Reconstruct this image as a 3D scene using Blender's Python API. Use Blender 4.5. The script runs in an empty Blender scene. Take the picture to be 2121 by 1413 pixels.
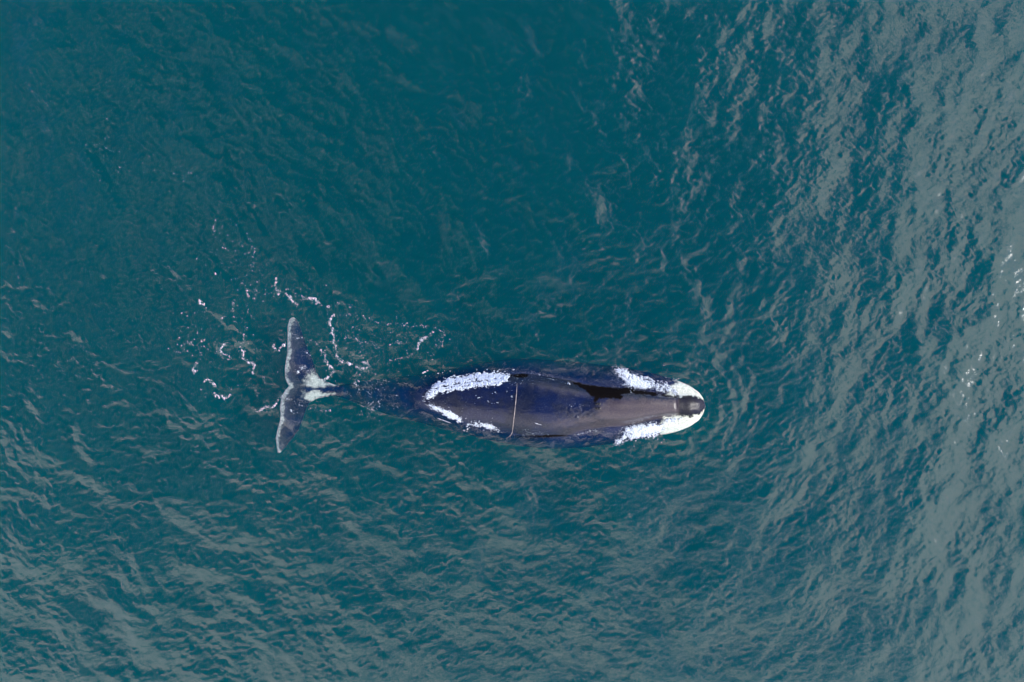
import bpy, math, random
import numpy as np

# ------------------------------------------------------------------ camera, sky, sun, exposure
S = bpy.context.scene
CAM_H, PPM, CU, CV = 27.5, 60.0, 1060.5, 706.5      # metres above the sea, photo pixels per metre, photo centre
SUN_EL, SUN_AZ = 31.0, -4.0                        # degrees; azimuth counter-clockwise from +X

cd = bpy.data.cameras.new('camera'); cam = bpy.data.objects.new('camera', cd)
S.collection.objects.link(cam); S.camera = cam
cd.sensor_width = 36.0; cd.lens = 36.0 * CAM_H / (2121.0 / PPM); cd.clip_start = 0.1; cd.clip_end = 20000
cam.location = (0, 0, CAM_H)

w = bpy.data.worlds.new('World'); S.world = w; w.use_nodes = True
nt = w.node_tree; nt.nodes.clear()
def N(t, kind, **kw):
    n = t.nodes.new(kind)
    for k, v in kw.items():
        if k.startswith('i_'):
            key = k[2:]
            n.inputs[int(key) if key.isdigit() else key.replace('_', ' ')].default_value = v
        else: setattr(n, k, v)
    return n
def M(t, op, a, b=None, c=None, clamp=False):
    n = t.nodes.new('ShaderNodeMath'); n.operation = op; n.use_clamp = clamp
    for i, x in enumerate((a, b, c)):
        if x is None: continue
        if isinstance(x, (int, float)): n.inputs[i].default_value = x
        else: t.links.new(x, n.inputs[i])
    return n.outputs[0]
def MR(t, x, a, b, c, d, smooth=True):
    n = t.nodes.new('ShaderNodeMapRange'); n.interpolation_type = 'SMOOTHSTEP' if smooth else 'LINEAR'
    t.links.new(x, n.inputs[0])
    for i, v in enumerate((a, b, c, d)): n.inputs[i + 1].default_value = v
    return n.outputs[0]
def NOISE(t, vec, scale, detail=4, rough=.55, dist=0.0):
    n = N(t, 'ShaderNodeTexNoise'); n.inputs['Scale'].default_value = scale
    n.inputs['Detail'].default_value = detail; n.inputs['Roughness'].default_value = rough
    n.inputs['Distortion'].default_value = dist
    t.links.new(vec, n.inputs['Vector']); return n
def MIXC(t, f, a, b):
    n = t.nodes.new('ShaderNodeMix'); n.data_type = 'RGBA'
    if isinstance(f, (int, float)): n.inputs[0].default_value = f
    else: t.links.new(f, n.inputs[0])
    for i, x in ((6, a), (7, b)):
        if isinstance(x, tuple): n.inputs[i].default_value = (*x, 1)
        else: t.links.new(x, n.inputs[i])
    return n.outputs[2]

sky = N(nt, 'ShaderNodeTexSky', sky_type='NISHITA', sun_disc=False, sun_elevation=math.radians(SUN_EL),
        sun_rotation=math.radians(90 - SUN_AZ), air_density=1.0, dust_density=0.3, ozone_density=6.0)
geo = N(nt, 'ShaderNodeTexCoord')
sep = N(nt, 'ShaderNodeSeparateXYZ'); nt.links.new(geo.outputs['Generated'], sep.inputs[0])
zz = M(nt, 'MAXIMUM', sep.outputs[2], 0.06)
qx = M(nt, 'DIVIDE', sep.outputs[0], zz); qy = M(nt, 'DIVIDE', sep.outputs[1], zz)
comb = N(nt, 'ShaderNodeCombineXYZ'); nt.links.new(qx, comb.inputs[0]); nt.links.new(qy, comb.inputs[1])
nA = NOISE(nt, comb.outputs[0], 2.0, 8, .62, .3)
nC = NOISE(nt, comb.outputs[0], 9.0, 5, .6)
nD = NOISE(nt, comb.outputs[0], 5.0, 6, .65, .6)
# a bank of broken cloud lies over the south and east of the sky, clear blue over the north and west
east = M(nt, 'MULTIPLY', M(nt, 'SUBTRACT', qx, 0.47), 1.25)
south = M(nt, 'MULTIPLY', M(nt, 'SUBTRACT', M(nt, 'MULTIPLY', qy, -1.0), M(nt, 'MULTIPLY_ADD', qx, 0.25, 0.45)), 1.9)
sm = N(nt, 'ShaderNodeMath', operation='SMOOTH_MAX'); sm.inputs[2].default_value = 0.2
nt.links.new(east, sm.inputs[0]); nt.links.new(south, sm.inputs[1])
front = M(nt, 'MAXIMUM', M(nt, 'MINIMUM', sm.outputs[0], .17), -.32)
cl = M(nt, 'ADD', M(nt, 'MULTIPLY', M(nt, 'SUBTRACT', nA.outputs[0], .5), 2.5), M(nt, 'MULTIPLY_ADD', M(nt, 'SUBTRACT', nC.outputs[0], .5), 1.5, front))
cmask = M(nt, 'MAXIMUM', MR(nt, cl, -.03, .03, 0, 1), MR(nt, nD.outputs[0], .55, .72, 0, .05))   # broken cumulus, plus thin unseen wisps added to mottle the reflections
nB = NOISE(nt, comb.outputs[0], 6.0, 6, .68)
cval = MR(nt, nB.outputs[0], .34, .68, 9.0, 37.0)
cc = N(nt, 'ShaderNodeVectorMath', operation='SCALE'); cc.inputs[0].default_value = (1.0, .93, .95)
nt.links.new(cval, cc.inputs['Scale'])
sk = N(nt, 'ShaderNodeVectorMath', operation='MULTIPLY'); sk.inputs[1].default_value = (.30, .85, 2.0)   # deep, clean blue
nt.links.new(sky.outputs[0], sk.inputs[0])
skyc = MIXC(nt, M(nt, 'MULTIPLY', M(nt, 'MULTIPLY', cmask, MR(nt, sep.outputs[2], -.02, .04, 0, 1)), .95), sk.outputs[0], cc.outputs[0])
bg = N(nt, 'ShaderNodeBackground'); bg.inputs[1].default_value = 0.08; nt.links.new(skyc, bg.inputs[0])
wo = N(nt, 'ShaderNodeOutputWorld'); nt.links.new(bg.outputs[0], wo.inputs[0])

sl = bpy.data.lights.new('sun', 'SUN'); sl.energy = 3.2; sl.angle = math.radians(0.53); sl.color = (1.0, .965, .92)
so = bpy.data.objects.new('sun', sl); S.collection.objects.link(so)
so.rotation_euler = (0, math.radians(90 - SUN_EL), math.radians(SUN_AZ)); so.location = (20, -16, 25)

S.render.engine = 'CYCLES'
S.view_settings.view_transform = 'Standard'; S.view_settings.look = 'None'
S.view_settings.exposure = 0.5; S.view_settings.gamma = 1.0; S.view_settings.use_curve_mapping = False
cy = S.cycles
cy.use_denoising = True; cy.max_bounces = 6; cy.volume_bounces = 1; cy.transparent_max_bounces = 12
cy.diffuse_bounces = 2; cy.glossy_bounces = 2; cy.caustics_reflective = False; cy.caustics_refractive = False
cy.sample_clamp_direct = 1.3; cy.sample_clamp_indirect = 3.0

# ------------------------------------------------------------------ numpy helpers
rng = np.random.default_rng(7)
def ray_xy(u, v, z):                                  # photo pixel seen at height z -> place
    k = (1 - np.asarray(z) / CAM_H) / PPM
    return (np.asarray(u) - CU) * k, -(np.asarray(v) - CV) * k
def bilerp(F, fx, fy):
    h, w_ = F.shape
    fx = np.mod(fx, w_ - 1e-6); fy = np.mod(fy, h - 1e-6)
    x0 = np.floor(fx).astype(int) % w_; y0 = np.floor(fy).astype(int) % h
    tx = fx - np.floor(fx); ty = fy - np.floor(fy)
    x1 = (x0 + 1) % w_; y1 = (y0 + 1) % h
    return (F[y0, x0]*(1-tx)+F[y0, x1]*tx)*(1-ty) + (F[y1, x0]*(1-tx)+F[y1, x1]*tx)*ty
def spectral(n, m, step, lo, hi, slope, ang=None, power=2, seed=0):
    """random field, wavelengths lo..hi (same unit as step), amplitude ~ lambda^slope, optional direction"""
    r = np.random.default_rng(seed)
    f = np.fft.fft2(r.standard_normal((m, n)))
    kx = np.fft.fftfreq(n, step)[None, :]; ky = np.fft.fftfreq(m, step)[:, None]
    k = np.hypot(kx, ky); k[0, 0] = 1e9
    lam = 1 / k
    a = lam ** slope * (1/(1+np.exp(-(np.log(lam/lo))*6))) * (1/(1+np.exp((np.log(lam/hi))*6)))
    a[0, 0] = 0
    if ang is not None:
        a = a * np.abs(np.cos(np.arctan2(ky, kx) - math.radians(ang))) ** power
    g = np.real(np.fft.ifft2(f * a)); return g / g.std()
# one isotropic fractal noise tile in photo pixels, for foam edges and skin
FT = spectral(1024, 1024, 0.5, 1.2, 60, 1.0, seed=11)
FT2 = spectral(1024, 1024, 0.5, 1.2, 14, 0.8, seed=12)
def fn(u, v, s=1.0, T=None):
    return bilerp(FT if T is None else T, u * 2 / s, v * 2 / s)
def polydist(u, v, poly):                              # signed distance in pixels, positive inside
    u = np.asarray(u, float); v = np.asarray(v, float)
    P = np.array(poly, float); d = np.full(u.shape, 1e18); ins = np.zeros(u.shape, bool)
    for i in range(len(P)):
        a = P[i]; b = P[(i + 1) % len(P)]; e = b - a
        t = np.clip(((u-a[0])*e[0] + (v-a[1])*e[1]) / (e@e + 1e-12), 0, 1)
        d = np.minimum(d, (u-a[0]-t*e[0])**2 + (v-a[1]-t*e[1])**2)
        c = ((a[1] > v) != (b[1] > v)) & (u < (b[0]-a[0])*(v-a[1])/(b[1]-a[1]+1e-12)+a[0])
        ins ^= c
    d = np.sqrt(d); return np.where(ins, d, -d)
def linedist(u, v, pts):
    u = np.asarray(u, float); v = np.asarray(v, float); P = np.array(pts, float); d = np.full(u.shape, 1e18)
    for i in range(len(P)-1):
        a = P[i]; e = P[i+1]-a
        t = np.clip(((u-a[0])*e[0] + (v-a[1])*e[1]) / (e@e + 1e-12), 0, 1)
        d = np.minimum(d, (u-a[0]-t*e[0])**2 + (v-a[1]-t*e[1])**2)
    return np.sqrt(d)
def sstep(a, b, x):
    t = np.clip((x-a)/(b-a), 0, 1); return t*t*(3-2*t)
def mesh_from(name, V, F, mat, parent=None, smooth=True, attrs=None):
    me = bpy.data.meshes.new(name)
    V = np.asarray(V, np.float32); F = np.asarray(F, np.int32)
    me.vertices.add(len(V)); me.vertices.foreach_set('co', V.ravel())
    me.loops.add(F.size); me.loops.foreach_set('vertex_index', F.ravel())
    me.polygons.add(len(F)); me.polygons.foreach_set('loop_start', np.arange(len(F), dtype=np.int32)*F.shape[1])
    me.update(calc_edges=True)
    if smooth: me.polygons.foreach_set('use_smooth', np.ones(len(F), bool))
    if attrs:
        for k, a in attrs.items():
            at = me.attributes.new(k, 'FLOAT', 'POINT'); at.data.foreach_set('value', np.asarray(a, np.float32))
    if mat: me.materials.append(mat)
    o = bpy.data.objects.new(name, me); S.collection.objects.link(o)
    if parent: o.parent = parent
    return o
def new_mat(name):
    m = bpy.data.materials.new(name); m.use_nodes = True; m.node_tree.nodes.clear(); return m, m.node_tree

# ------------------------------------------------------------------ whale shape as functions of photo pixels
def tab(rows, col):
    r = np.array(rows, float); return lambda u: np.interp(u, r[:, 0], r[:, col])
FULL = [(640,795,824),(680,800,817),(710,797,825),(750,790,841),(800,784,860),(850,778,873),(900,772,886),(950,761,898),
        (1000,751,911),(1050,744,922),(1100,743,929),(1150,746,932),(1200,750,930),(1250,756,923),(1300,762,914),
        (1354,773,904),(1397,786,896),(1427,798,885),(1447,812,871),(1456,824,858),(1461,840,843)]
WET = [(640,800,818),(680,803,814),(710,802,819),(750,799,829),(800,796,843),(850,797,851),(877,804,848),(890,803,845),
       (919,787,858),(962,777,875),(1005,774,885),(1060,775,896),(1104,775,905),(1143,782,905),(1180,789,900),
       (1213,798,888),(1256,803,883),(1299,805,881),(1354,813,868),(1397,821,860),(1407,819,862),(1430,819,865),
       (1447,821,861),(1456,826,855),(1460,832,850),(1461,840,843)]
ZTOP = [(640,-.24),(700,-.34),(750,-.34),(800,-.24),(850,-.10),(877,.0),(900,.07),(950,.27),(1000,.46),(1060,.64),
        (1110,.70),(1150,.70),(1195,.65),(1225,.64),(1245,.66),(1290,.60),(1350,.50),(1395,.40),(1430,.27),(1450,.12),(1461,-.05)]
ZMID = [(640,-.3),(700,-.40),(750,-.45),(800,-.4),(850,-.24),(877,-.09),(893,-.01),(919,0),(1461,0),]
ZWID = [(640,-.35),(700,-.55),(800,-.75),(900,-.75),(1000,-.75),(1150,-.75),(1250,-.65),(1300,-.5),(1354,-.32),(1400,-.15),(1440,-.11),(1461,-.12)]
ZBOT = [(640,-.45),(700,-.85),(800,-1.5),(900,-2.2),(1000,-2.8),(1150,-3.2),(1300,-2.9),(1400,-2.0),(1440,-1.1),(1461,-.2)]
SHELF = [(640,1),(1180,1),(1260,2.2),(1461,3.0)]
def sm_tab(rows, col, us):
    f = tab(rows, col); out = 0; ws = 0
    for d, g in ((-14,.5),(-7,1),(0,1.4),(7,1),(14,.5)):
        out = out + g*f(np.clip(us+d, rows[0][0], rows[-1][0])); ws += g
    t = sstep(1415, 1440, us)
    return (out/ws)*(1-t) + f(us)*t
def whale_sec(u):
    g = {}
    g['ft'], g['fb'] = sm_tab(FULL, 1, u), sm_tab(FULL, 2, u)
    g['wt'], g['wb'] = sm_tab(WET, 1, u), sm_tab(WET, 2, u)
    g['zt'], g['zm'] = sm_tab(ZTOP, 1, u), sm_tab(ZMID, 1, u)
    g['zw'], g['zb'], g['sh'] = sm_tab(ZWID, 1, u), sm_tab(ZBOT, 1, u), sm_tab(SHELF, 1, u)
    g['c'] = .5*(g['wt']+g['wb']); return g
def whale_z(u, v):                                     # height of the whale's upper surface above pixel (u, v)
    u = np.asarray(u, float); v = np.asarray(v, float); g = whale_sec(u); y = v - g['c']
    wm = np.where(y < 0, g['c']-g['wt'], g['wb']-g['c']); wf = np.where(y < 0, g['c']-g['ft'], g['fb']-g['c'])
    wf = np.maximum(wf, wm + .5)
    a = np.abs(y); pin = 3.0 + .8*sstep(1230, 1330, u)
    zin = g['zm'] + (g['zt']-g['zm'])*(1-np.clip(a/wm, 0, 1)**pin)
    t = np.clip((a-wm)/(wf-wm), 0, 1)
    zout = g['zw'] + (g['zm']-g['zw'])*np.maximum(1-t**g['sh'], 0)**.6
    z = np.where(a <= wm, zin, zout)
    return np.where((a > wf) | (u < 660) | (u > 1461), -9, z)
FLUKE = [(607,656),(615,662),(623,680),(629,698),(637,722),(645,739),(651,757),(657,774),(672,788),(693,797),(712,801),
         (712,818),(693,819),(658,826),(641,834),(634,849),(627,870),(620,889),(607,908),(591,927),(581,938),(576,939),
         (574,930),(571,908),(575,889),(581,866),(580,841),(583,822),(590,809),(599,799),(595,794),(590,782),(590,760),
         (595,731),(596,701),(595,677),(600,661)]
FL_TRAIL = [(607,656),(600,661),(595,677),(596,701),(595,731),(590,760),(590,782),(595,794),(599,799),(590,809),(583,822),
            (580,841),(581,866),(575,889),(571,908),(574,930),(578,939)]
def fluke_z(u, v):
    return -.21 - .05*sstep(0, 140, np.abs(np.asarray(v)-802)) + .03*np.sin(np.asarray(v)/19.0)

# ------------------------------------------------------------------ sea surface
GX, GY, GS = 20.5, 14.2, 0.042
nx, ny = int(2*GX/GS), int(2*GY/GS)
xs = -GX + np.arange(nx)*GS; ys = -GY + np.arange(ny)*GS
X, Y = np.meshgrid(xs, ys)
U = X*PPM + CU; V = CV - Y*PPM
def band(lam, sig, ang, power, seed, n=nx, m=ny):
    r = np.random.default_rng(seed)
    f = np.fft.fft2(r.standard_normal((m, n)))
    kx = np.fft.fftfreq(n, GS)[None, :]; ky = np.fft.fftfreq(m, GS)[:, None]
    k = np.hypot(kx, ky); k[0, 0] = 1e9
    a = np.exp(-(np.log(k*lam))**2/(2*sig*sig)) / k
    a = a*np.abs(np.cos(np.arctan2(ky, kx)-math.radians(ang)))**power; a[0, 0] = 0
    F = f*a
    h = np.real(np.fft.ifft2(F)); sx = np.real(np.fft.ifft2(F*2j*np.pi*kx)); sy = np.real(np.fft.ifft2(F*2j*np.pi*ky))
    return h/np.sqrt((sx**2+sy**2).mean())            # unit rms slope
gust = spectral(nx, ny, GS, 2.0, 14, 1.0, seed=31)
gust = .75 + .35*np.tanh(gust)
right = sstep(0, 9, X); left = 1-right
calm = np.exp(-(((X+1)/7.5)**2 + ((Y-6)/5.5)**2))     # slick water above the whale in the frame
rough = (1-.05*calm)
Z  = .042*band(4.2, .45, -38, 1.6, 1)*(.75+.15*right)
Z += .040*band(2.9, .50, 42, 1.6, 2)*(.6+.4*left)
Z += .058*band(1.3, .60, -42, .9, 3)*(right*.6+.35)*rough
Z += .060*band(1.2, .60, 52, .9, 4)*(left*.7+.35)*rough
Z += .060*band(.50, .55, 66, .9, 5)*(left*.7+.45)*gust*rough
Z += .060*band(.50, .55, -60, .9, 6)*(right*.7+.45)*gust*rough
Z += .066*band(.24, .40, 74, .9, 7)*gust*rough*(left*.6+.5)
Z += .078*band(.22, .45, -72, .9, 17)*gust*rough*(right*.6+.4)
Z += .045*band(.16, .25, 95, .7, 8)*gust*rough
# water disturbed along the flanks and in the wake behind the flukes
FLK = [(p[0], p[1]) for p in FULL]+[(p[0], p[2]) for p in FULL[::-1]]
dfl = np.repeat(np.repeat(-polydist(U[::4, ::4], V[::4, ::4], FLK), 4, 0), 4, 1)[:ny, :nx]
flm = np.exp(-np.abs(dfl)/26)
Z += .10*band(.34, .4, 72, 1.5, 41)*flm
Z += .08*band(.8, .4, 60, 1.5, 42)*np.exp(-((U-700)/230)**2-((V-760)/110)**2)
Z += .06*band(.22, .35, 20, .8, 43)*np.exp(-((U-700)/260)**2-((V-760)/130)**2)
# bow ripples round the head
hd = np.hypot((U-1385)/1.0, (V-842)/.92) - 78
fwd = sstep(-.15, .5, (U-1330)/np.maximum(np.hypot(U-1330, V-842), 1))
Z += .012*np.cos(hd/PPM*2*np.pi/.42)*np.exp(-np.clip(hd, 0, None)/70)*fwd*(hd > -20)*sstep(-20, 5, hd)
# swirls behind the whale
for (cu, cv, s) in ((757, 742, 1), (700, 640, -1), (470, 720, 1)):
    rr = np.hypot(U-cu, V-cv); ph = np.arctan2(V-cv, U-cu)
    Z += .010*np.sin(rr/PPM*2*np.pi/.33 + s*ph*1.0)*np.exp(-(rr/48)**2)
ZW = whale_z(U, V)
bodymask = np.exp(-np.clip(-polydist(U[::4, ::4], V[::4, ::4], [(p[0], p[1]) for p in WET[6:]]+[(p[0], p[2]) for p in WET[6:][::-1]]), 0, None)/6)
bm = np.repeat(np.repeat(bodymask, 4, 0), 4, 1)[:ny, :nx]
# soften the repeated blocks
kx_ = np.ones(9)/9
bm = np.apply_along_axis(lambda r: np.convolve(r, kx_, 'same'), 0, bm); bm = np.apply_along_axis(lambda r: np.convolve(r, kx_, 'same'), 1, bm)
Z = Z*(1-.7*bm)
def water_z(u, v):
    x = (np.asarray(u)-CU)/PPM; y = (CV-np.asarray(v))/PPM
    return bilerp(Z, (x+GX)/GS, (y+GY)/GS)

def grow(a):
    o = []; s = GS; p = a
    while p < 4000: s *= 1.55; p += s; o.append(p)
    return np.array(o)
gx = grow(xs[-1]); gy = grow(ys[-1])
XA = np.concatenate([-gx[::-1], xs, gx]); YA = np.concatenate([-gy[::-1], ys, gy])
XX, YY = np.meshgrid(XA, YA); ZZ = np.zeros_like(XX)
npx, npy = len(gx), len(gy)
edge = sstep(0, .8, GX-np.abs(X))*sstep(0, .8, GY-np.abs(Y))
ZZ[npy:npy+ny, npx:npx+nx] = Z*edge
R, C = XX.shape
top = np.stack([XX, YY, ZZ], -1).reshape(-1, 3)
idx = np.arange(R*C).reshape(R, C)
Fq = np.stack([idx[:-1, :-1], idx[:-1, 1:], idx[1:, 1:], idx[1:, :-1]], -1).reshape(-1, 4)
DEEP = -30.0
bot = np.array([[XA[0], YA[0], DEEP], [XA[-1], YA[0], DEEP], [XA[-1], YA[-1], DEEP], [XA[0], YA[-1], DEEP]])
b0 = R*C
# walls: fans of quads along each side down to the bottom (degenerate quads kept as side strips)
per = []
def strip(line, ba, bb):
    n = len(line); bots = []
    return line, ba, bb
sideV = []; sideF = []
cnt = b0
def side(line):
    global cnt
    pts = top[line].copy(); pts[:, 2] = DEEP; ids = np.arange(cnt, cnt+len(line)); cnt += len(line)
    sideV.append(pts)
    sideF.append(np.stack([line[:-1], ids[:-1], ids[1:], line[1:]], -1)); return ids
s1 = side(idx[0, :][::-1]); s2 = side(idx[-1, :]); s3 = side(idx[:, 0]); s4 = side(idx[:, -1][::-1])
VV = np.concatenate([top]+sideV+[bot]); nb = cnt
FF = np.concatenate([Fq]+sideF+[np.array([[nb, nb+3, nb+2, nb+1]])])

wm_, t = new_mat('sea_water')
tc = N(t, 'ShaderNodeTexCoord')
def mapped(rot, sx, sy):
    m0 = N(t, 'ShaderNodeMapping'); m0.inputs['Rotation'].default_value = (0, 0, math.radians(-rot))
    t.links.new(tc.outputs['Object'], m0.inputs[0])
    m = N(t, 'ShaderNodeMapping'); m.inputs['Scale'].default_value = (sx, sy, 1); t.links.new(m0.outputs[0], m.inputs[0]); return m.outputs[0]
n1 = NOISE(t, mapped(14, 1.0, 1.9), 2.0, 4, .62, .5)
n2 = NOISE(t, mapped(-58, 1.0, 2.6), 3.4, 2, .55, .3)
n3 = NOISE(t, mapped(10, 1, 1.6), 14.0, 3, .6, .2)
hsum = M(t, 'ADD', M(t, 'ADD', M(t, 'MULTIPLY', n1.outputs[0], .030), M(t, 'MULTIPLY', n2.outputs[0], .0080)), M(t, 'MULTIPLY', n3.outputs[0], .0004))
bp = N(t, 'ShaderNodeBump'); bp.inputs['Strength'].default_value = 1.0; bp.inputs['Distance'].default_value = 1.0
t.links.new(hsum, bp.inputs['Height'])
fr = N(t, 'ShaderNodeFresnel'); fr.inputs['IOR'].default_value = 1.70; 
gl = N(t, 'ShaderNodeBsdfGlossy'); gl.inputs['Roughness'].default_value = .085; gl.inputs['Color'].default_value = (1, 1, 1, 1)
t.links.new(bp.outputs[0], gl.inputs['Normal'])
tr = N(t, 'ShaderNodeBsdfTransparent'); tr.inputs[0].default_value = (1, 1, 1, 1)
mx = N(t, 'ShaderNodeMixShader'); gb = N(t, 'ShaderNodeNewGeometry')   # light leaving the water passes straight through: the sea is not refracting
t.links.new(M(t, 'MULTIPLY', fr.outputs[0], M(t, 'SUBTRACT', 1.0, gb.outputs['Backfacing'])), mx.inputs[0]); t.links.new(tr.outputs[0], mx.inputs[1]); t.links.new(gl.outputs[0], mx.inputs[2])
vs = N(t, 'ShaderNodeVolumeScatter'); va = N(t, 'ShaderNodeVolumeAbsorption')
vs.inputs['Density'].default_value = .50; vs.inputs['Color'].default_value = (.0, .208, .172, 1); vs.inputs['Anisotropy'].default_value = 0.0
va.inputs['Density'].default_value = 1.0; va.inputs['Color'].default_value = (.40, .62, .68, 1)
ad = N(t, 'ShaderNodeAddShader'); t.links.new(vs.outputs[0], ad.inputs[0]); t.links.new(va.outputs[0], ad.inputs[1])
om = N(t, 'ShaderNodeOutputMaterial'); t.links.new(mx.outputs[0], om.inputs['Surface']); t.links.new(ad.outputs[0], om.inputs['Volume'])
sea = mesh_from('sea_water', VV, FF, wm_)
sea['kind'] = 'structure'; sea['label'] = 'rippled teal green sea filling the whole view'

# ------------------------------------------------------------------ whale
def whale_mesh():
    us = np.concatenate([np.arange(662, 1440, 3.0), np.arange(1440, 1461.1, 1.0)])
    g = whale_sec(us); rings = []
    K = 36
    for side_ in (-1, 1):
        s = np.linspace(0, 1, K)
        half = []
        wf = (g['c']-g['ft']) if side_ < 0 else (g['fb']-g['c'])
        wf = np.maximum(wf, 0.8)
        yy = np.sin(s*np.pi/2)[None, :]*wf[:, None]*.9995
        vv = g['c'][:, None]+side_*yy
        uu = np.repeat(us[:, None], K, 1)
        zu = whale_z(np.clip(uu, 661, 1460.9), vv)
        zu[:, -1] = g['zw']
        ph = np.linspace(0, np.pi/2, 16)[1:]
        yl = np.cos(ph)[None, :]*wf[:, None]; zl = g['zw'][:, None]+(g['zb']-g['zw'])[:, None]*np.sin(ph)[None, :]
        vl = g['c'][:, None]+side_*yl
        rings.append((np.concatenate([vv, vl], 1), np.concatenate([zu, zl], 1)))
    (va_, za_), (vb_, zb_) = rings
    v = np.concatenate([va_, vb_[:, ::-1][:, 1:-1]], 1); z = np.concatenate([za_, zb_[:, ::-1][:, 1:-1]], 1)
    u = np.repeat(us[:, None], v.shape[1], 1)
    # nose and tail rings close to a point
    x, y = ray_xy(u, v, np.where(z < -.5, -.5, z))
    P = np.stack([x, y, z], -1); n, k = v.shape
    i = np.arange(n*k).reshape(n, k); j = np.roll(i, -1, 1)
    F = np.stack([i[:-1], j[:-1], j[1:], i[1:]], -1).reshape(-1, 4)
    Vt = list(P.reshape(-1, 3)); cap = []
    Vt = np.array(Vt); c0 = P[0].mean(0); c1 = P[-1].mean(0)
    Vt = np.concatenate([Vt, [c0, c1]]); a, b = n*k, n*k+1
    F3 = [(i[0, q], a, a, j[0, q]) for q in range(0)]
    tris = [(int(i[0, q]), int(a), int(j[0, q])) for q in range(k)] + [(int(i[-1, q]), int(j[-1, q]), int(b)) for q in range(k)]
    return Vt, [tuple(map(int, f)) for f in F] + tris
def fluke_mesh():
    st = 1.3
    gu = np.arange(562, 718, st); gv = np.arange(648, 948, st)
    A, B = np.meshgrid(gu, gv); d = polydist(A, B, FLUKE)
    keep = d > -0.2
    ids = -np.ones(A.shape, int); ids[keep] = np.arange(keep.sum()); n = keep.sum()
    dd = np.clip(d[keep], 0, None); zc = fluke_z(A[keep], B[keep])
    stock = sstep(625, 700, A[keep])*np.exp(-((B[keep]-808)/8.0)**2)
    th = .035 + .10*np.sqrt(np.clip(dd/28, 0, 1)) + .07*stock
    x, y = ray_xy(A[keep], B[keep], zc)
    top_ = np.stack([x, y, zc+th], -1); bo = np.stack([x, y, zc-th], -1)
    q = [ids[:-1, :-1], ids[:-1, 1:], ids[1:, 1:], ids[1:, :-1]]
    ok = (q[0] >= 0) & (q[1] >= 0) & (q[2] >= 0) & (q[3] >= 0)
    f = np.stack([a[ok] for a in q], -1)
    ft = f[:, ::-1]; fb = f + n
    e = {}
    for face in ft:
        for a, b in zip(face, np.roll(face, -1)): e[(int(a), int(b))] = 1
    w_ = [(b, a, a+n, b+n) for (a, b) in e if (b, a) not in e]
    return np.concatenate([top_, bo]), [tuple(map(int, r)) for r in ft]+[tuple(map(int, r)) for r in fb]+w_
Va, Fa = whale_mesh(); Vb, Fb = fluke_mesh()
me = bpy.data.meshes.new('raw'); me.from_pydata(np.concatenate([Va, Vb]).tolist(), [], Fa+[tuple(i+len(Va) for i in f) for f in Fb])
import bmesh
bmx = bmesh.new(); bmx.from_mesh(me); bmesh.ops.recalc_face_normals(bmx, faces=bmx.faces); bmx.to_mesh(me); bmx.free()
tmp = bpy.data.objects.new('raw', me); S.collection.objects.link(tmp)
md = tmp.modifiers.new('r', 'REMESH'); md.mode = 'VOXEL'; md.voxel_size = .032
dg = bpy.context.evaluated_depsgraph_get(); dg.update()
bm_ = bpy.data.meshes.new_from_object(tmp.evaluated_get(dg), depsgraph=dg)
bpy.data.objects.remove(tmp, do_unlink=True)
n = len(bm_.vertices); co = np.zeros(n*3, np.float32); bm_.vertices.foreach_get('co', co); co = co.reshape(-1, 3).astype(float)
# light relaxation of the voxel steps
ne = len(bm_.edges); ed = np.zeros(ne*2, np.int32); bm_.edges.foreach_get('vertices', ed); ed = ed.reshape(-1, 2)
deg = np.bincount(ed.ravel(), minlength=n)[:, None]
for it in range(10):
    acc = np.zeros_like(co)
    for k in range(3):
        acc[:, k] = np.bincount(ed[:, 0], co[ed[:, 1], k], n) + np.bincount(ed[:, 1], co[ed[:, 0], k], n)
    lam = .5 if it % 2 == 0 else -.52
    co += lam*(acc/deg-co)
zc_ = np.clip(co[:, 2], -.5, 2)
kk = PPM/(1-zc_/CAM_H)
wu = co[:, 0]*kk+CU; wv = CV-co[:, 1]*kk
# relief: crease behind the snout tip, low folds on the tip, blowhole mound, gentle muscle undulation
upper = sstep(-.1, .1, co[:, 2])
crease = np.exp(-((wu-1401-.06*(wv-842))/2.2)**2)
rel = -.030*crease*upper + .003*np.sin((wu-1401)/3.1)*sstep(1404, 1415, wu)*upper
rel += .06*np.exp(-((wu-1238)/11)**2-((wv-841)/7)**2) - .035*np.exp(-((wu-1240)/7)**2-((wv-841)/2.2)**2)
rel += .004*fn(wu, wv, 9.0)*upper*sstep(1300, 1150, wu)
rel += .018*np.sin((wv-.12*wu)/6.0+fn(wu, wv, 5)*1.6)*np.exp(-((wu-1200)/45)**2-((wv-862)/22)**2)
rel += .05*np.exp(-((wv-834)/9)**2)*sstep(1260, 1290, wu)*sstep(1400, 1340, wu)
co[:, 2] += rel
bm_.vertices.foreach_set('co', co.astype(np.float32).ravel())
bm_.polygons.foreach_set('use_smooth', np.ones(len(bm_.polygons), bool)); bm_.update()
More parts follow.
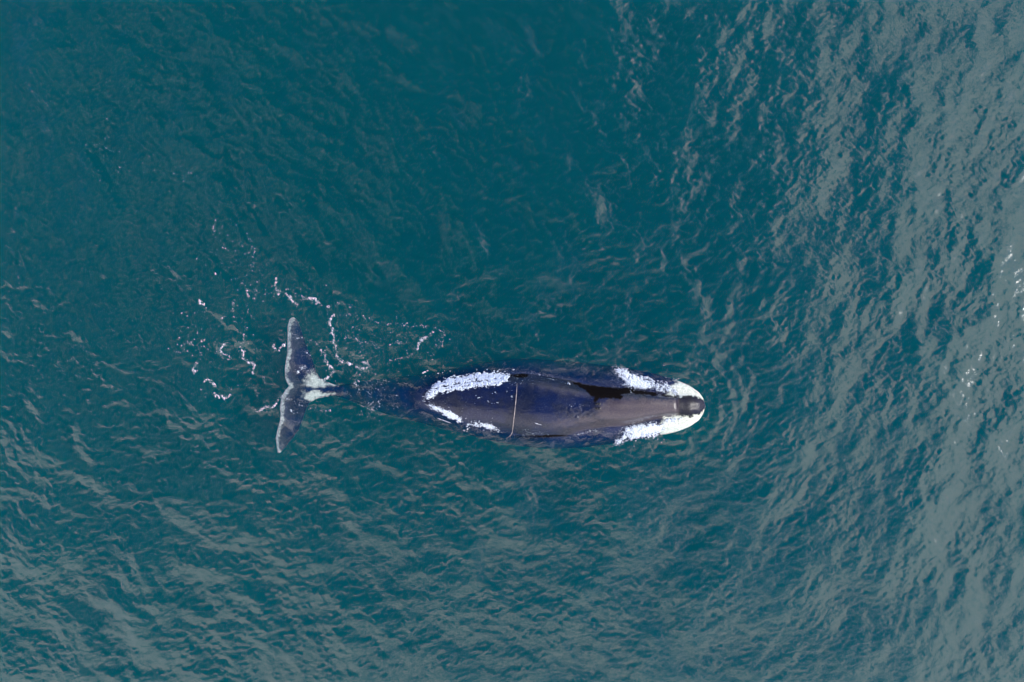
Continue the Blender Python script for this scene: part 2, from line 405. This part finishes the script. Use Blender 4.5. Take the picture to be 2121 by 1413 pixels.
# pigment: 0 black skin .. 1 white, plus slate grey, painted shade and painted sheen
g = whale_sec(wu); head = wu > 1360
outR = np.where(wv < g['c'], g['wt']-wv, wv-g['wb'])               # pixels outside the upper jaw
nz = fn(wu, wv, 2.0)
chin = sstep(-1.5, 1.0, outR + nz*1.9)*sstep(1376, 1388, wu + nz*5 + 1.1*np.clip(outR, 0, 30)*(wv > g['c'])*0.5 - .75*np.clip(outR-4, 0, 40)*(wv < g['c']))*(co[:, 2] > -1.4)
dtr = linedist(wu, wv, FL_TRAIL); onf = (wu < 660)
rim = onf*sstep(9.5, 3.5, dtr + nz*2.2)
slate = onf*(.006+.07*sstep(34, 4, dtr + nz*4))
root = sstep(-2, 4, polydist(wu, wv, [(622,800),(632,784),(645,764),(652,772),(660,780),(674,789),(700,797),(694,801),(650,802)])+nz*2.0)
root2 = sstep(-2, 4, polydist(wu, wv, [(622,808),(640,811),(694,812),(700,817),(658,825),(642,832),(634,829)])+nz*2.0)
rootw = np.maximum(root, root2)*(wu < 705)*(.45+.75*sstep(622, 655, wu+nz*5))*(.72+.28*np.clip(nz*.4+.6, 0, 1))
pig = np.clip(np.maximum.reduce([chin, rim*.80*(.55+.5*np.clip(fn(wu, wv, 1.1, FT2)*.5+.5, 0, 1.2)), slate, rootw*.62]), 0, 1)
shade_matte = polydist(wu, wv, [(1180,788),(1200,793),(1215,797),(1245,802),(1299,804),(1350,812),(1404,820),(1404,824),(1350,819),(1300,815),
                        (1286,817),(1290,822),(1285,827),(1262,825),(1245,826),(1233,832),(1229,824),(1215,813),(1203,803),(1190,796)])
shade_matte = sstep(-1.2, 1.2, shade_matte + nz*1.4)  # shade on the steep side of the upper jaw, painted as matte black
for (cu, cv, ru, rv) in ((1078, 778, 20, 4.5), (1108, 905, 40, 3.2), (1150, 903, 30, 2.0)):  # dark reflections at the waterline, painted black
    shade_matte = np.maximum(shade_matte, sstep(1.25, .8, np.hypot((wu-cu)/ru, (wv-cv)/rv) + nz*.15))
shade_matte = np.maximum(shade_matte, .55*sstep(1403, 1408, wu))
tan_sheen = sstep(1225, 1262, wu + nz*6)*sstep(1412, 1404, wu)*sstep(-6, 3, wv-829+nz*2.5)*sstep(-3, 2, -outR)  # tan skin tone with the brown cloud reflection painted in
tan_sheen = np.maximum(tan_sheen*.9, .65*sstep(1120, 1215, wu+nz*9)*sstep(1262, 1240, wu)*sstep(-10, 8, wv-866+nz*4-.25*(1200-wu)*(wu < 1200))*sstep(-3, 2, -outR))
for nm, arr in (('tan_sheen', tan_sheen), ('pigment', pig), ('shade_matte', shade_matte), ('pu', wu), ('pv', wv)):
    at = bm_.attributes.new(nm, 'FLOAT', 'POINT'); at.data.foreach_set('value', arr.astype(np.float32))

mk, t = new_mat('whale_skin')
tc = N(t, 'ShaderNodeTexCoord')
def attr(nm):
    a = N(t, 'ShaderNodeAttribute'); a.attribute_name = nm; return a.outputs['Fac']
pg, shm = attr('pigment'), attr('shade_matte')
k1 = NOISE(t, tc.outputs['Object'], 1.3, 6, .6, .4); k2 = NOISE(t, tc.outputs['Object'], 22, 4, .6); k3 = NOISE(t, tc.outputs['Object'], 55, 2, .5)
base = MIXC(t, MR(t, k1.outputs[0], .40, .62, 0, 1), (.0, .006, .036), (.001, .005, .020))  # blue sky reflected in wet black skin, tinted into the base colour
spots = MR(t, k3.outputs[0], .63, .70, 0, .35)
base = MIXC(t, spots, base, (.22, .25, .28))
base = MIXC(t, M(t, 'MULTIPLY', attr('tan_sheen'), MR(t, k2.outputs[0], .35, .65, .7, 1.0)), base, (.065, .052, .054))
base = MIXC(t, shm, base, (.004, .003, .003))
white = MIXC(t, MR(t, k2.outputs[0], .35, .7, 0, 1), (.54, .60, .48), (.74, .77, .66))
pgn = M(t, 'MULTIPLY', pg, MR(t, k2.outputs[0], .3, .6, .75, 1.0))
col = MIXC(t, pgn, base, white)
pb = N(t, 'ShaderNodeBsdfPrincipled'); t.links.new(col, pb.inputs['Base Color'])
t.links.new(M(t, 'MULTIPLY_ADD', shm, .5, .34), pb.inputs['Roughness'])
spz = N(t, 'ShaderNodeSeparateXYZ'); t.links.new(tc.outputs['Object'], spz.inputs[0])
wetair = MR(t, spz.outputs[2], -.10, -.01, 0, 1)          # the gloss of wet skin only exists above the waterline
t.links.new(M(t, 'MULTIPLY', wetair, M(t, 'MULTIPLY_ADD', shm, -.15, .2)), pb.inputs['Specular IOR Level'])
t.links.new(M(t, 'MULTIPLY', wetair, M(t, 'MULTIPLY_ADD', shm, -.72, .72, clamp=True)), pb.inputs['Coat Weight'])
t.links.new(MR(t, k1.outputs[0], .35, .65, .06, .30), pb.inputs['Coat Roughness']); pb.inputs['Coat IOR'].default_value = 1.42
b2 = N(t, 'ShaderNodeBump'); b2.inputs['Distance'].default_value = 1; b2.inputs['Strength'].default_value = 1
mpw = N(t, 'ShaderNodeMapping'); mpw.inputs['Scale'].default_value = (1, 2.6, 1); t.links.new(tc.outputs['Object'], mpw.inputs[0])
k4 = NOISE(t, mpw.outputs[0], 2.4, 5, .62, .8)
t.links.new(M(t, 'ADD', M(t, 'MULTIPLY', k4.outputs[0], .014), M(t, 'ADD', M(t, 'MULTIPLY', k2.outputs[0], .004), M(t, 'MULTIPLY', k3.outputs[0], .0012))), b2.inputs['Height'])
t.links.new(b2.outputs[0], pb.inputs['Normal']); t.links.new(b2.outputs[0], pb.inputs['Coat Normal'])
om = N(t, 'ShaderNodeOutputMaterial'); t.links.new(pb.outputs[0], om.inputs[0])
bm_.materials.clear(); bm_.materials.append(mk); bm_.name = 'whale'
whale = bpy.data.objects.new('whale', bm_); S.collection.objects.link(whale)
whale['label'] = 'large dark blue black whale with white chin and white edged tail swimming at the surface'
whale['category'] = 'whale'

def simple(name, colr, rough=.5, spec=.5):
    m, t = new_mat(name); tc = N(t, 'ShaderNodeTexCoord'); k = NOISE(t, tc.outputs['Object'], 30, 3)
    c = MIXC(t, MR(t, k.outputs[0], .3, .7, 0, 1), tuple(x*.72 for x in colr), colr)
    p = N(t, 'ShaderNodeBsdfPrincipled'); t.links.new(c, p.inputs['Base Color'])
    p.inputs['Roughness'].default_value = rough; p.inputs['Specular IOR Level'].default_value = spec
    o = N(t, 'ShaderNodeOutputMaterial'); t.links.new(p.outputs[0], o.inputs[0]); return m
def tube_on_whale(name, pts, rad, mat, label=None, sides=6, lift=.0):
    P = np.array(pts, float); L = np.concatenate([[0], np.cumsum(np.hypot(*np.diff(P, axis=0).T))])
    q = np.arange(0, L[-1]+.01, max(L[-1]/60, 1.0)); u = np.interp(q, L, P[:, 0]); v = np.interp(q, L, P[:, 1])
    z = np.maximum(np.where(whale_z(u, v) < -5, -1, whale_z(u, v)), water_z(u, v))+lift
    x, y = ray_xy(u, v, z); c = np.stack([x, y, z], -1); d = np.gradient(c, axis=0); d /= np.linalg.norm(d, axis=1)[:, None]+1e-9
    up = np.array([0, 0, 1.0]); sd = np.cross(d, up); sd /= np.linalg.norm(sd, axis=1)[:, None]+1e-9; up2 = np.cross(sd, d)
    tp = np.clip(np.minimum(q, L[-1]-q)/(L[-1]*.15+1e-6), .25, 1)*rad*(1+.25*fn(q, q*0+u[0], 1.0))
    V_ = []; m = len(q)
    for k in range(sides):
        a = 2*np.pi*k/sides; V_.append(c+(sd*math.cos(a)+up2*math.sin(a)*.7)*tp[:, None])
    V_ = np.stack(V_, 1).reshape(-1, 3); i = np.arange(m*sides).reshape(m, sides); j = np.roll(i, -1, 1)
    F = np.stack([i[:-1], i[1:], j[1:], j[:-1]], -1).reshape(-1, 4)
    o = mesh_from(name, V_, F, mat, whale)
    if label: o['label'] = label
    return o
tan = simple('tan_film_edge', (.40, .35, .32), .5)
pale = simple('pale_scratch', (.62, .66, .72), .5)
tube_on_whale('film_edge', [(1071,794),(1070,812),(1068,835),(1065,862),(1063,880),(1061,896),(1057,903),(1048,909)], .010, tan, 'thin tan line running across the back', lift=.02)  # edge of the water film on the back, modelled as a thin tan tube
for pts in ([(1107,876),(1123,881)], [(905,866),(935,877)], [(1286,837),(1293,837)]):
    tube_on_whale('scratch', pts, .009, pale, 'short pale scratch', lift=.02)
black = simple('blowhole_black', (.004, .004, .006), .3)
for pts in ([(1232,838),(1238,836),(1245,837.5)], [(1232,845),(1238,847),(1245,845.5)]):
    tube_on_whale('blowhole', pts, .03, black, lift=.045)

# ------------------------------------------------------------------ foam
fm, t = new_mat('sea_foam')
tc = N(t, 'ShaderNodeTexCoord'); k = NOISE(t, tc.outputs['Object'], 40, 4, .65)
p = N(t, 'ShaderNodeBsdfPrincipled')
t.links.new(MIXC(t, MR(t, k.outputs[0], .3, .65, 0, 1), (.64, .75, .82), (.78, .85, .90)), p.inputs['Base Color'])
p.inputs['Roughness'].default_value = .6
b3 = N(t, 'ShaderNodeBump'); b3.inputs['Distance'].default_value = .008; t.links.new(k.outputs[0], b3.inputs['Height']); t.links.new(b3.outputs[0], p.inputs['Normal'])
o_ = N(t, 'ShaderNodeOutputMaterial'); t.links.new(p.outputs[0], o_.inputs[0])

def base_z(u, v):
    zw = whale_z(u, v); return np.maximum(zw, water_z(u, v))
FV, FFc = {}, {}
def acc(key, V_, F_):
    FV.setdefault(key, []); FFc.setdefault(key, []); off = sum(len(a) for a in FV[key])
    FV[key].append(V_); FFc[key].append(F_+off)
def sheet(key, bbox, fmask, st=.65, hgt=.035, lump=.007):
    gu = np.arange(bbox[0], bbox[2], st); gv = np.arange(bbox[1], bbox[3], st)
    A, B = np.meshgrid(gu, gv); m = fmask(A, B)
    q = m > 0
    kf = q[:-1, :-1] | q[1:, :-1] | q[:-1, 1:] | q[1:, 1:]
    use = np.zeros(A.shape, bool); use[:-1, :-1] |= kf; use[1:, :-1] |= kf; use[:-1, 1:] |= kf; use[1:, 1:] |= kf
    ids = -np.ones(A.shape, int); ids[use] = np.arange(use.sum())
    a, b, mm = A[use], B[use], m[use]
    z = base_z(a, b) + np.where(mm > 0, .008+hgt*np.sqrt(np.clip(mm, 0, 1)) + lump*np.clip(fn(a, b, .8, FT2), -1, 2)*np.clip(mm*2, 0, 1), -.015)
    x, y = ray_xy(a, b, z)
    r, c = np.nonzero(kf); F_ = np.stack([ids[r, c], ids[r+1, c], ids[r+1, c+1], ids[r, c+1]], -1)
    acc(key, np.stack([x, y, z], -1), F_)
# ellipsoid flecks (8-sided, two rings)
def flecks(key, u, v, r_px, flat=.5, zoff=0.0):
    u = np.asarray(u, float); v = np.asarray(v, float); r = np.asarray(r_px, float)/PPM
    n = len(u)
    if n == 0: return
    z = base_z(u, v)+zoff; x, y = ray_xy(u, v, z); K = 6
    an = rng.uniform(0, 6.28, n); el = rng.uniform(.55, 1.0, n)
    Vs = []
    for (rad, h) in ((1.0, -.25), (.72, .55)):
        for k in range(K):
            a = 2*np.pi*k/K; jr = rng.uniform(.75, 1.2, n)*rad
            lx = np.cos(a)*jr*r; ly = np.sin(a)*jr*r*el
            Vs.append(np.stack([x+lx*np.cos(an)-ly*np.sin(an), y+lx*np.sin(an)+ly*np.cos(an), z+h*r*flat*2*.6], -1))
    Vs.append(np.stack([x, y, z+.85*r*flat*1.2], -1))
    P = np.stack(Vs, 1); base = (np.arange(n)*(2*K+1))[:, None]
    F_ = []
    for k in range(K):
        k2 = (k+1) % K
        F_.append(np.concatenate([base+k, base+k2, base+K+k2, base+K+k], 1))
        F_.append(np.concatenate([base+K+k, base+K+k2, base+2*K, base+2*K], 1))
    acc(key, P.reshape(-1, 3), np.stack(F_, 1).reshape(-1, 4))

# wash thrown off the lips either side of the head
def wash(poly, bias, soft, edge_n):
    def f(u, v):
        d = polydist(u, v, poly)
        return np.clip(d/soft, -1.2, .95)*.95 + bias - .12 - .85*sstep(1322, 1274, u) + (edge_n+.08)*fn(u, v, 1.6) + .34*fn(u+v*.3, v*1.6, .8, FT2)
    return f
UP = [(1268,759),(1282,757),(1296,765),(1312,771),(1324,777),(1336,788),(1352,793),(1372,797),(1392,803),(1398,812),(1380,808),
      (1360,806),(1335,805),(1310,803),(1295,800),(1284,793),(1281,782),(1272,770)]
sheet('wash_foam_north', (1250, 745, 1410, 820), wash(UP, -.05, 9, .30))
LO = [(1284,893),(1292,884),(1310,878),(1335,877),(1355,877),(1376,880),(1374,890),(1358,897),(1340,903),(1318,906),(1298,912),
      (1284,921),(1272,922),(1276,912),(1283,905)]
sheet('wash_foam_south', (1255, 862, 1400, 932), wash(LO, -.02, 8, .28))
LO2 = [(1376,866),(1400,864),(1412,867),(1400,872),(1385,876),(1374,876)]
sheet('wash_foam_south', (1365, 860, 1420, 882), wash(LO2, -.10, 6, .3), hgt=.03)
# water rolling off the back
BU = [(880,828),(886,812),(897,800),(915,790),(940,782),(970,777),(1005,774),(1040,775),(1058,776),(1052,786),(1038,795),(1020,799),
      (1000,800),(984,802),(970,806),(950,808),(930,810),(912,812),(898,820),(886,829)]
def bumask(u, v):
    d = polydist(u, v, BU); st_ = bilerp(FT2, (u+v*.35)*.7, (v-u*-.12)*3.0)
    gap = np.exp(-((v-(809-.24*(u-880)+.00055*(u-880)**2))/1.6)**2)
    return np.clip(d/5, -1.2, .60) + .30*fn(u, v, 1.5) + .45*st_ - .75*gap*sstep(890, 930, u)*(u < 1010)
sheet('back_foam', (872, 765, 1066, 836), bumask, hgt=.022, lump=.014)
BL = [(889,839),(905,843),(922,849),(940,857),(954,864),(958,873),(950,874),(935,866),(915,856),(898,847)]
sheet('back_foam', (880, 832, 968, 882), lambda u, v: np.clip(polydist(u, v, BL)/4, -1.2, .8)+.3*fn(u, v, 1.4)+.35*fn(u, v, .7, FT2), hgt=.02, lump=.012)
BL2 = [(968,880),(985,873),(1002,876),(1016,880),(1028,886),(1034,891),(1018,889),(1000,886),(980,884)]
sheet('back_foam', (960, 866, 1040, 896), lambda u, v: np.clip(polydist(u, v, BL2)/4, -1.2, .8)-.35+.4*fn(u, v, 1.3)+.5*fn(u, v, .6, FT2), hgt=.02, lump=.012)

def trail(key, pts, dens, wid, r, big=0.08, rs=.45):
    P = np.array(pts, float); L = np.concatenate([[0], np.cumsum(np.hypot(*np.diff(P, axis=0).T))])
    n = max(2, int(L[-1]*dens)); 
    q = rng.uniform(0, L[-1], n); q = np.clip(q+2.2*np.sin(q/6.1+P[0, 0]), 0, L[-1])
    u = np.interp(q, L, P[:, 0]) + rng.normal(0, wid, n)*rng.choice([.5, 1, 1.9], n); v = np.interp(q, L, P[:, 1]) + rng.normal(0, wid, n)*rng.choice([.5, 1, 1.9], n)
    v += 1.5*fn(q*1.3, 0*q+P[0, 1], 2.0); u += 1.5*fn(q*1.3, 0*q+P[0, 0]+300, 2.0)
    rr = r*np.exp(rng.normal(0, rs, n)); rr[rng.random(n) < big] *= 1.8
    flecks(key, u, v, rr)
def c3(l): return [(330+x/3.717, 580+y/3.717) for x, y in l]
def c4(l): return [(550+x/3.717, 420+y/3.717) for x, y in l]
W = 'wake_foam'
heavy = [c4([(75,585),(80,650),(100,700),(130,710)]), c4([(150,700),(190,740),(215,760),(240,775),(240,800)]), c4([(290,755),(320,740),(350,735),(390,755),(430,790)]),
    c4([(530,850),(505,895),(490,940),(510,1000),(528,1060),(540,1125)]), c4([(540,1180),(580,1215),(620,1240),(655,1245)]),
    c4([(690,1245),(725,1280),(760,1275),(795,1262),(785,1240),(745,1215)]), c4([(1290,990),(1250,1030),(1205,1045),(1180,1080),(1172,1130)]),
    c4([(420,1130),(455,1165),(465,1220),(500,1260),(520,1310),(495,1345),(430,1360)]),
    c3([(645,520),(630,540),(650,560),(640,600),(690,640),(740,660),(715,700),(720,720)]), c3([(525,480),(490,510),(480,540),(490,570),(515,575)]),
    c3([(290,640),(270,680),(255,705),(300,700)]), c3([(350,775),(385,770),(410,790),(435,820)]), c3([(415,870),(440,895),(475,890),(510,920),(545,890)]),
    c3([(760,1025),(790,985),(830,975),(870,975),(905,945)]), c3([(300,150),(320,185),(355,195)]), c3([(665,70),(690,125)]),
    c3([(1060,725),(1090,690),(1130,665)]), c4([(60,1075),(62,1120),(100,1140),(112,1110),(150,1085)])]
for l in heavy:
    trail(W, l, 1.9, 1.7, .46); trail(W, l, .8, .8, .85)
light = [c4([(455,830),(470,800),(540,790),(600,785),(640,778),(662,825)]), c4([(545,860),(600,865),(680,868),(750,880),(820,910),(880,930)]),
    c4([(600,1070),(630,1040),(690,1042),(740,1070),(820,1090),(870,1120)]), c4([(880,920),(960,925),(1050,940),(1130,960),(1200,950),(1310,962),(1380,1000),(1370,1050),(1320,1120),(1290,1172)]),
    c4([(930,1235),(1000,1200),(1060,1200),(1110,1180),(1140,1150),(1170,1100)]), c4([(940,1110),(990,1080),(1080,1080)]),
    c4([(720,1290),(700,1340),(690,1400)]), c4([(90,1062),(160,1050),(260,1040),(340,1055),(390,1080),(425,1130)]), c4([(240,1330),(280,1290),(315,1262)]),
    c4([(300,1135),(340,1160),(350,1190)]), c4([(220,820),(200,850)]),
    c3([(150,520),(200,485),(260,490),(310,530),(320,590),(290,640)]), c3([(100,565),(190,545)]), c3([(325,480),(365,435)]), c3([(440,520),(440,570),(490,610),(560,610)]),
    c3([(760,730),(815,752)]), c3([(710,1000),(760,1000),(820,1000)]), c3([(900,950),(950,880)]), c3([(975,850),(980,910),(1030,950),(1080,965),(1130,970)]),
    c3([(1000,1010),(1050,1030),(1110,1025)]), c3([(1150,990),(1220,1000),(1325,1000)]), c3([(560,180),(570,270),(590,350)]), c3([(660,370),(650,450),(640,530)]),
    c3([(680,200),(705,290)]), c3([(700,30),(750,100),(740,180)]), c3([(710,810),(752,882)]), c3([(350,250),(355,210)]), c3([(560,180),(620,210)]), c3([(450,365),(475,310),(500,260)]),
    c3([(930,300),(960,290)]), c3([(1430,440),(1480,430),(1560,480),(1680,500)]), c3([(1500,830),(1530,760),(1560,700)]), c3([(1120,745),(1150,690),(1190,690)]),
    [(455,435),(440,475),(446,500)], [(515,495),(528,520),(520,560)], [(600,600),(590,600)], [(575,600),(600,612),(640,618),(660,632)],
    [(1110,775),(1145,785),(1180,795)], [(1050,790),(1070,800),(1088,786)], [(1100,900),(1115,893),(1140,905)], [(1085,898),(1105,900)], [(1180,905),(1240,890)]]
for l in light: trail(W, l, .6, 1.4, .48, .14)
for (cu, cv, r0, a0, a1, n_) in ((757,742,12,0,250,22),(757,742,20,30,280,34),(757,742,29,-60,200,46),(757,742,38,-40,120,40),(757,742,24,180,330,24),
        (700,650,22,150,330,24),(470,718,14,60,300,24),(603,715,14,90,300,18),(690,745,18,-80,80,20)):
    aa = np.radians(np.linspace(a0, a1, n_)+rng.normal(0, 4, n_)); rr_ = r0*(1+.12*np.sin(aa*2))+rng.normal(0, .8, n_)
    flecks(W, cu+rr_*np.cos(aa), cv-rr_*np.sin(aa)*.9, .34*np.exp(rng.normal(0, .35, n_)))
trail('back_foam', [(902,796),(888,810),(879,822),(877,830),(883,839),(897,847)], 3.0, .5, .42)
trail('back_foam', [(1095,775),(1118,778),(1140,785),(1160,792)], 1.0, 1.0, .30)
def scat(cu, cv, su, sv, n, r):
    u = rng.normal(cu, su, n); v = rng.normal(cv, sv, n); flecks(W, u, v, r*np.exp(rng.normal(0, .4, n)))
for a in ((600,605,35,12,40,.6), (690,690,40,20,70,.5), (860,700,45,18,90,.55), (770,800,22,22,110,.62), (775,840,20,12,50,.7), (500,720,45,60,110,.5), (510,560,25,45,60,.6),
          (400,700,25,25,50,.8), (730,720,60,35,120,.5), (470,500,25,40,40,.6), (215,300,12,25,28,.45), (270,345,35,8,40,.45), (380,362,14,8,45,.45), (180,300,14,3,8,.45),
          (600,800,90,80,60,.45), (1090,780,18,5,70,.35), (1130,785,28,4,70,.35), (1100,897,14,5,160,.3), (1240,838,6,4,45,.6), (1200,840,10,3,20,.5), (900,760,50,20,50,.5),
          (1278,774,10,8,110,.36), (1290,796,10,5,60,.36), (1278,912,9,6,110,.36), (1262,765,9,5,30,.3)): scat(*a)
# fizz at the ragged edges of the wash
for (key, P) in (('wash_foam_north', UP), ('wash_foam_south', LO)):
    P = np.array(P+[P[0]], float); L = np.concatenate([[0], np.cumsum(np.hypot(*np.diff(P, axis=0).T))]); q = rng.uniform(0, L[-1], 700)
    flecks(key, np.interp(q, L, P[:, 0])+rng.normal(0, 1.8, 700), np.interp(q, L, P[:, 1])+rng.normal(0, 1.6, 700), .32*np.exp(rng.normal(0, .4, 700)))
LAB = {'wash_foam_north': ('white churned foam', 'wash_foam', 'thick white foam streaming along the upper side of the whale head'),
       'wash_foam_south': ('', 'wash_foam', 'thick white foam streaming along the lower side of the whale head'),
       'back_foam': ('', 'back_foam', 'white water running off both edges of the whale back'),
       'wake_foam': ('', 'wake_foam', 'scattered white flecks and swirls of foam around the tail and flukes')}
for key in FV:
    o = mesh_from(LAB[key][1], np.concatenate(FV[key]), np.concatenate(FFc[key]), fm, smooth=True)
    o.data.validate()
    o['kind'] = 'stuff'; o['label'] = LAB[key][2]
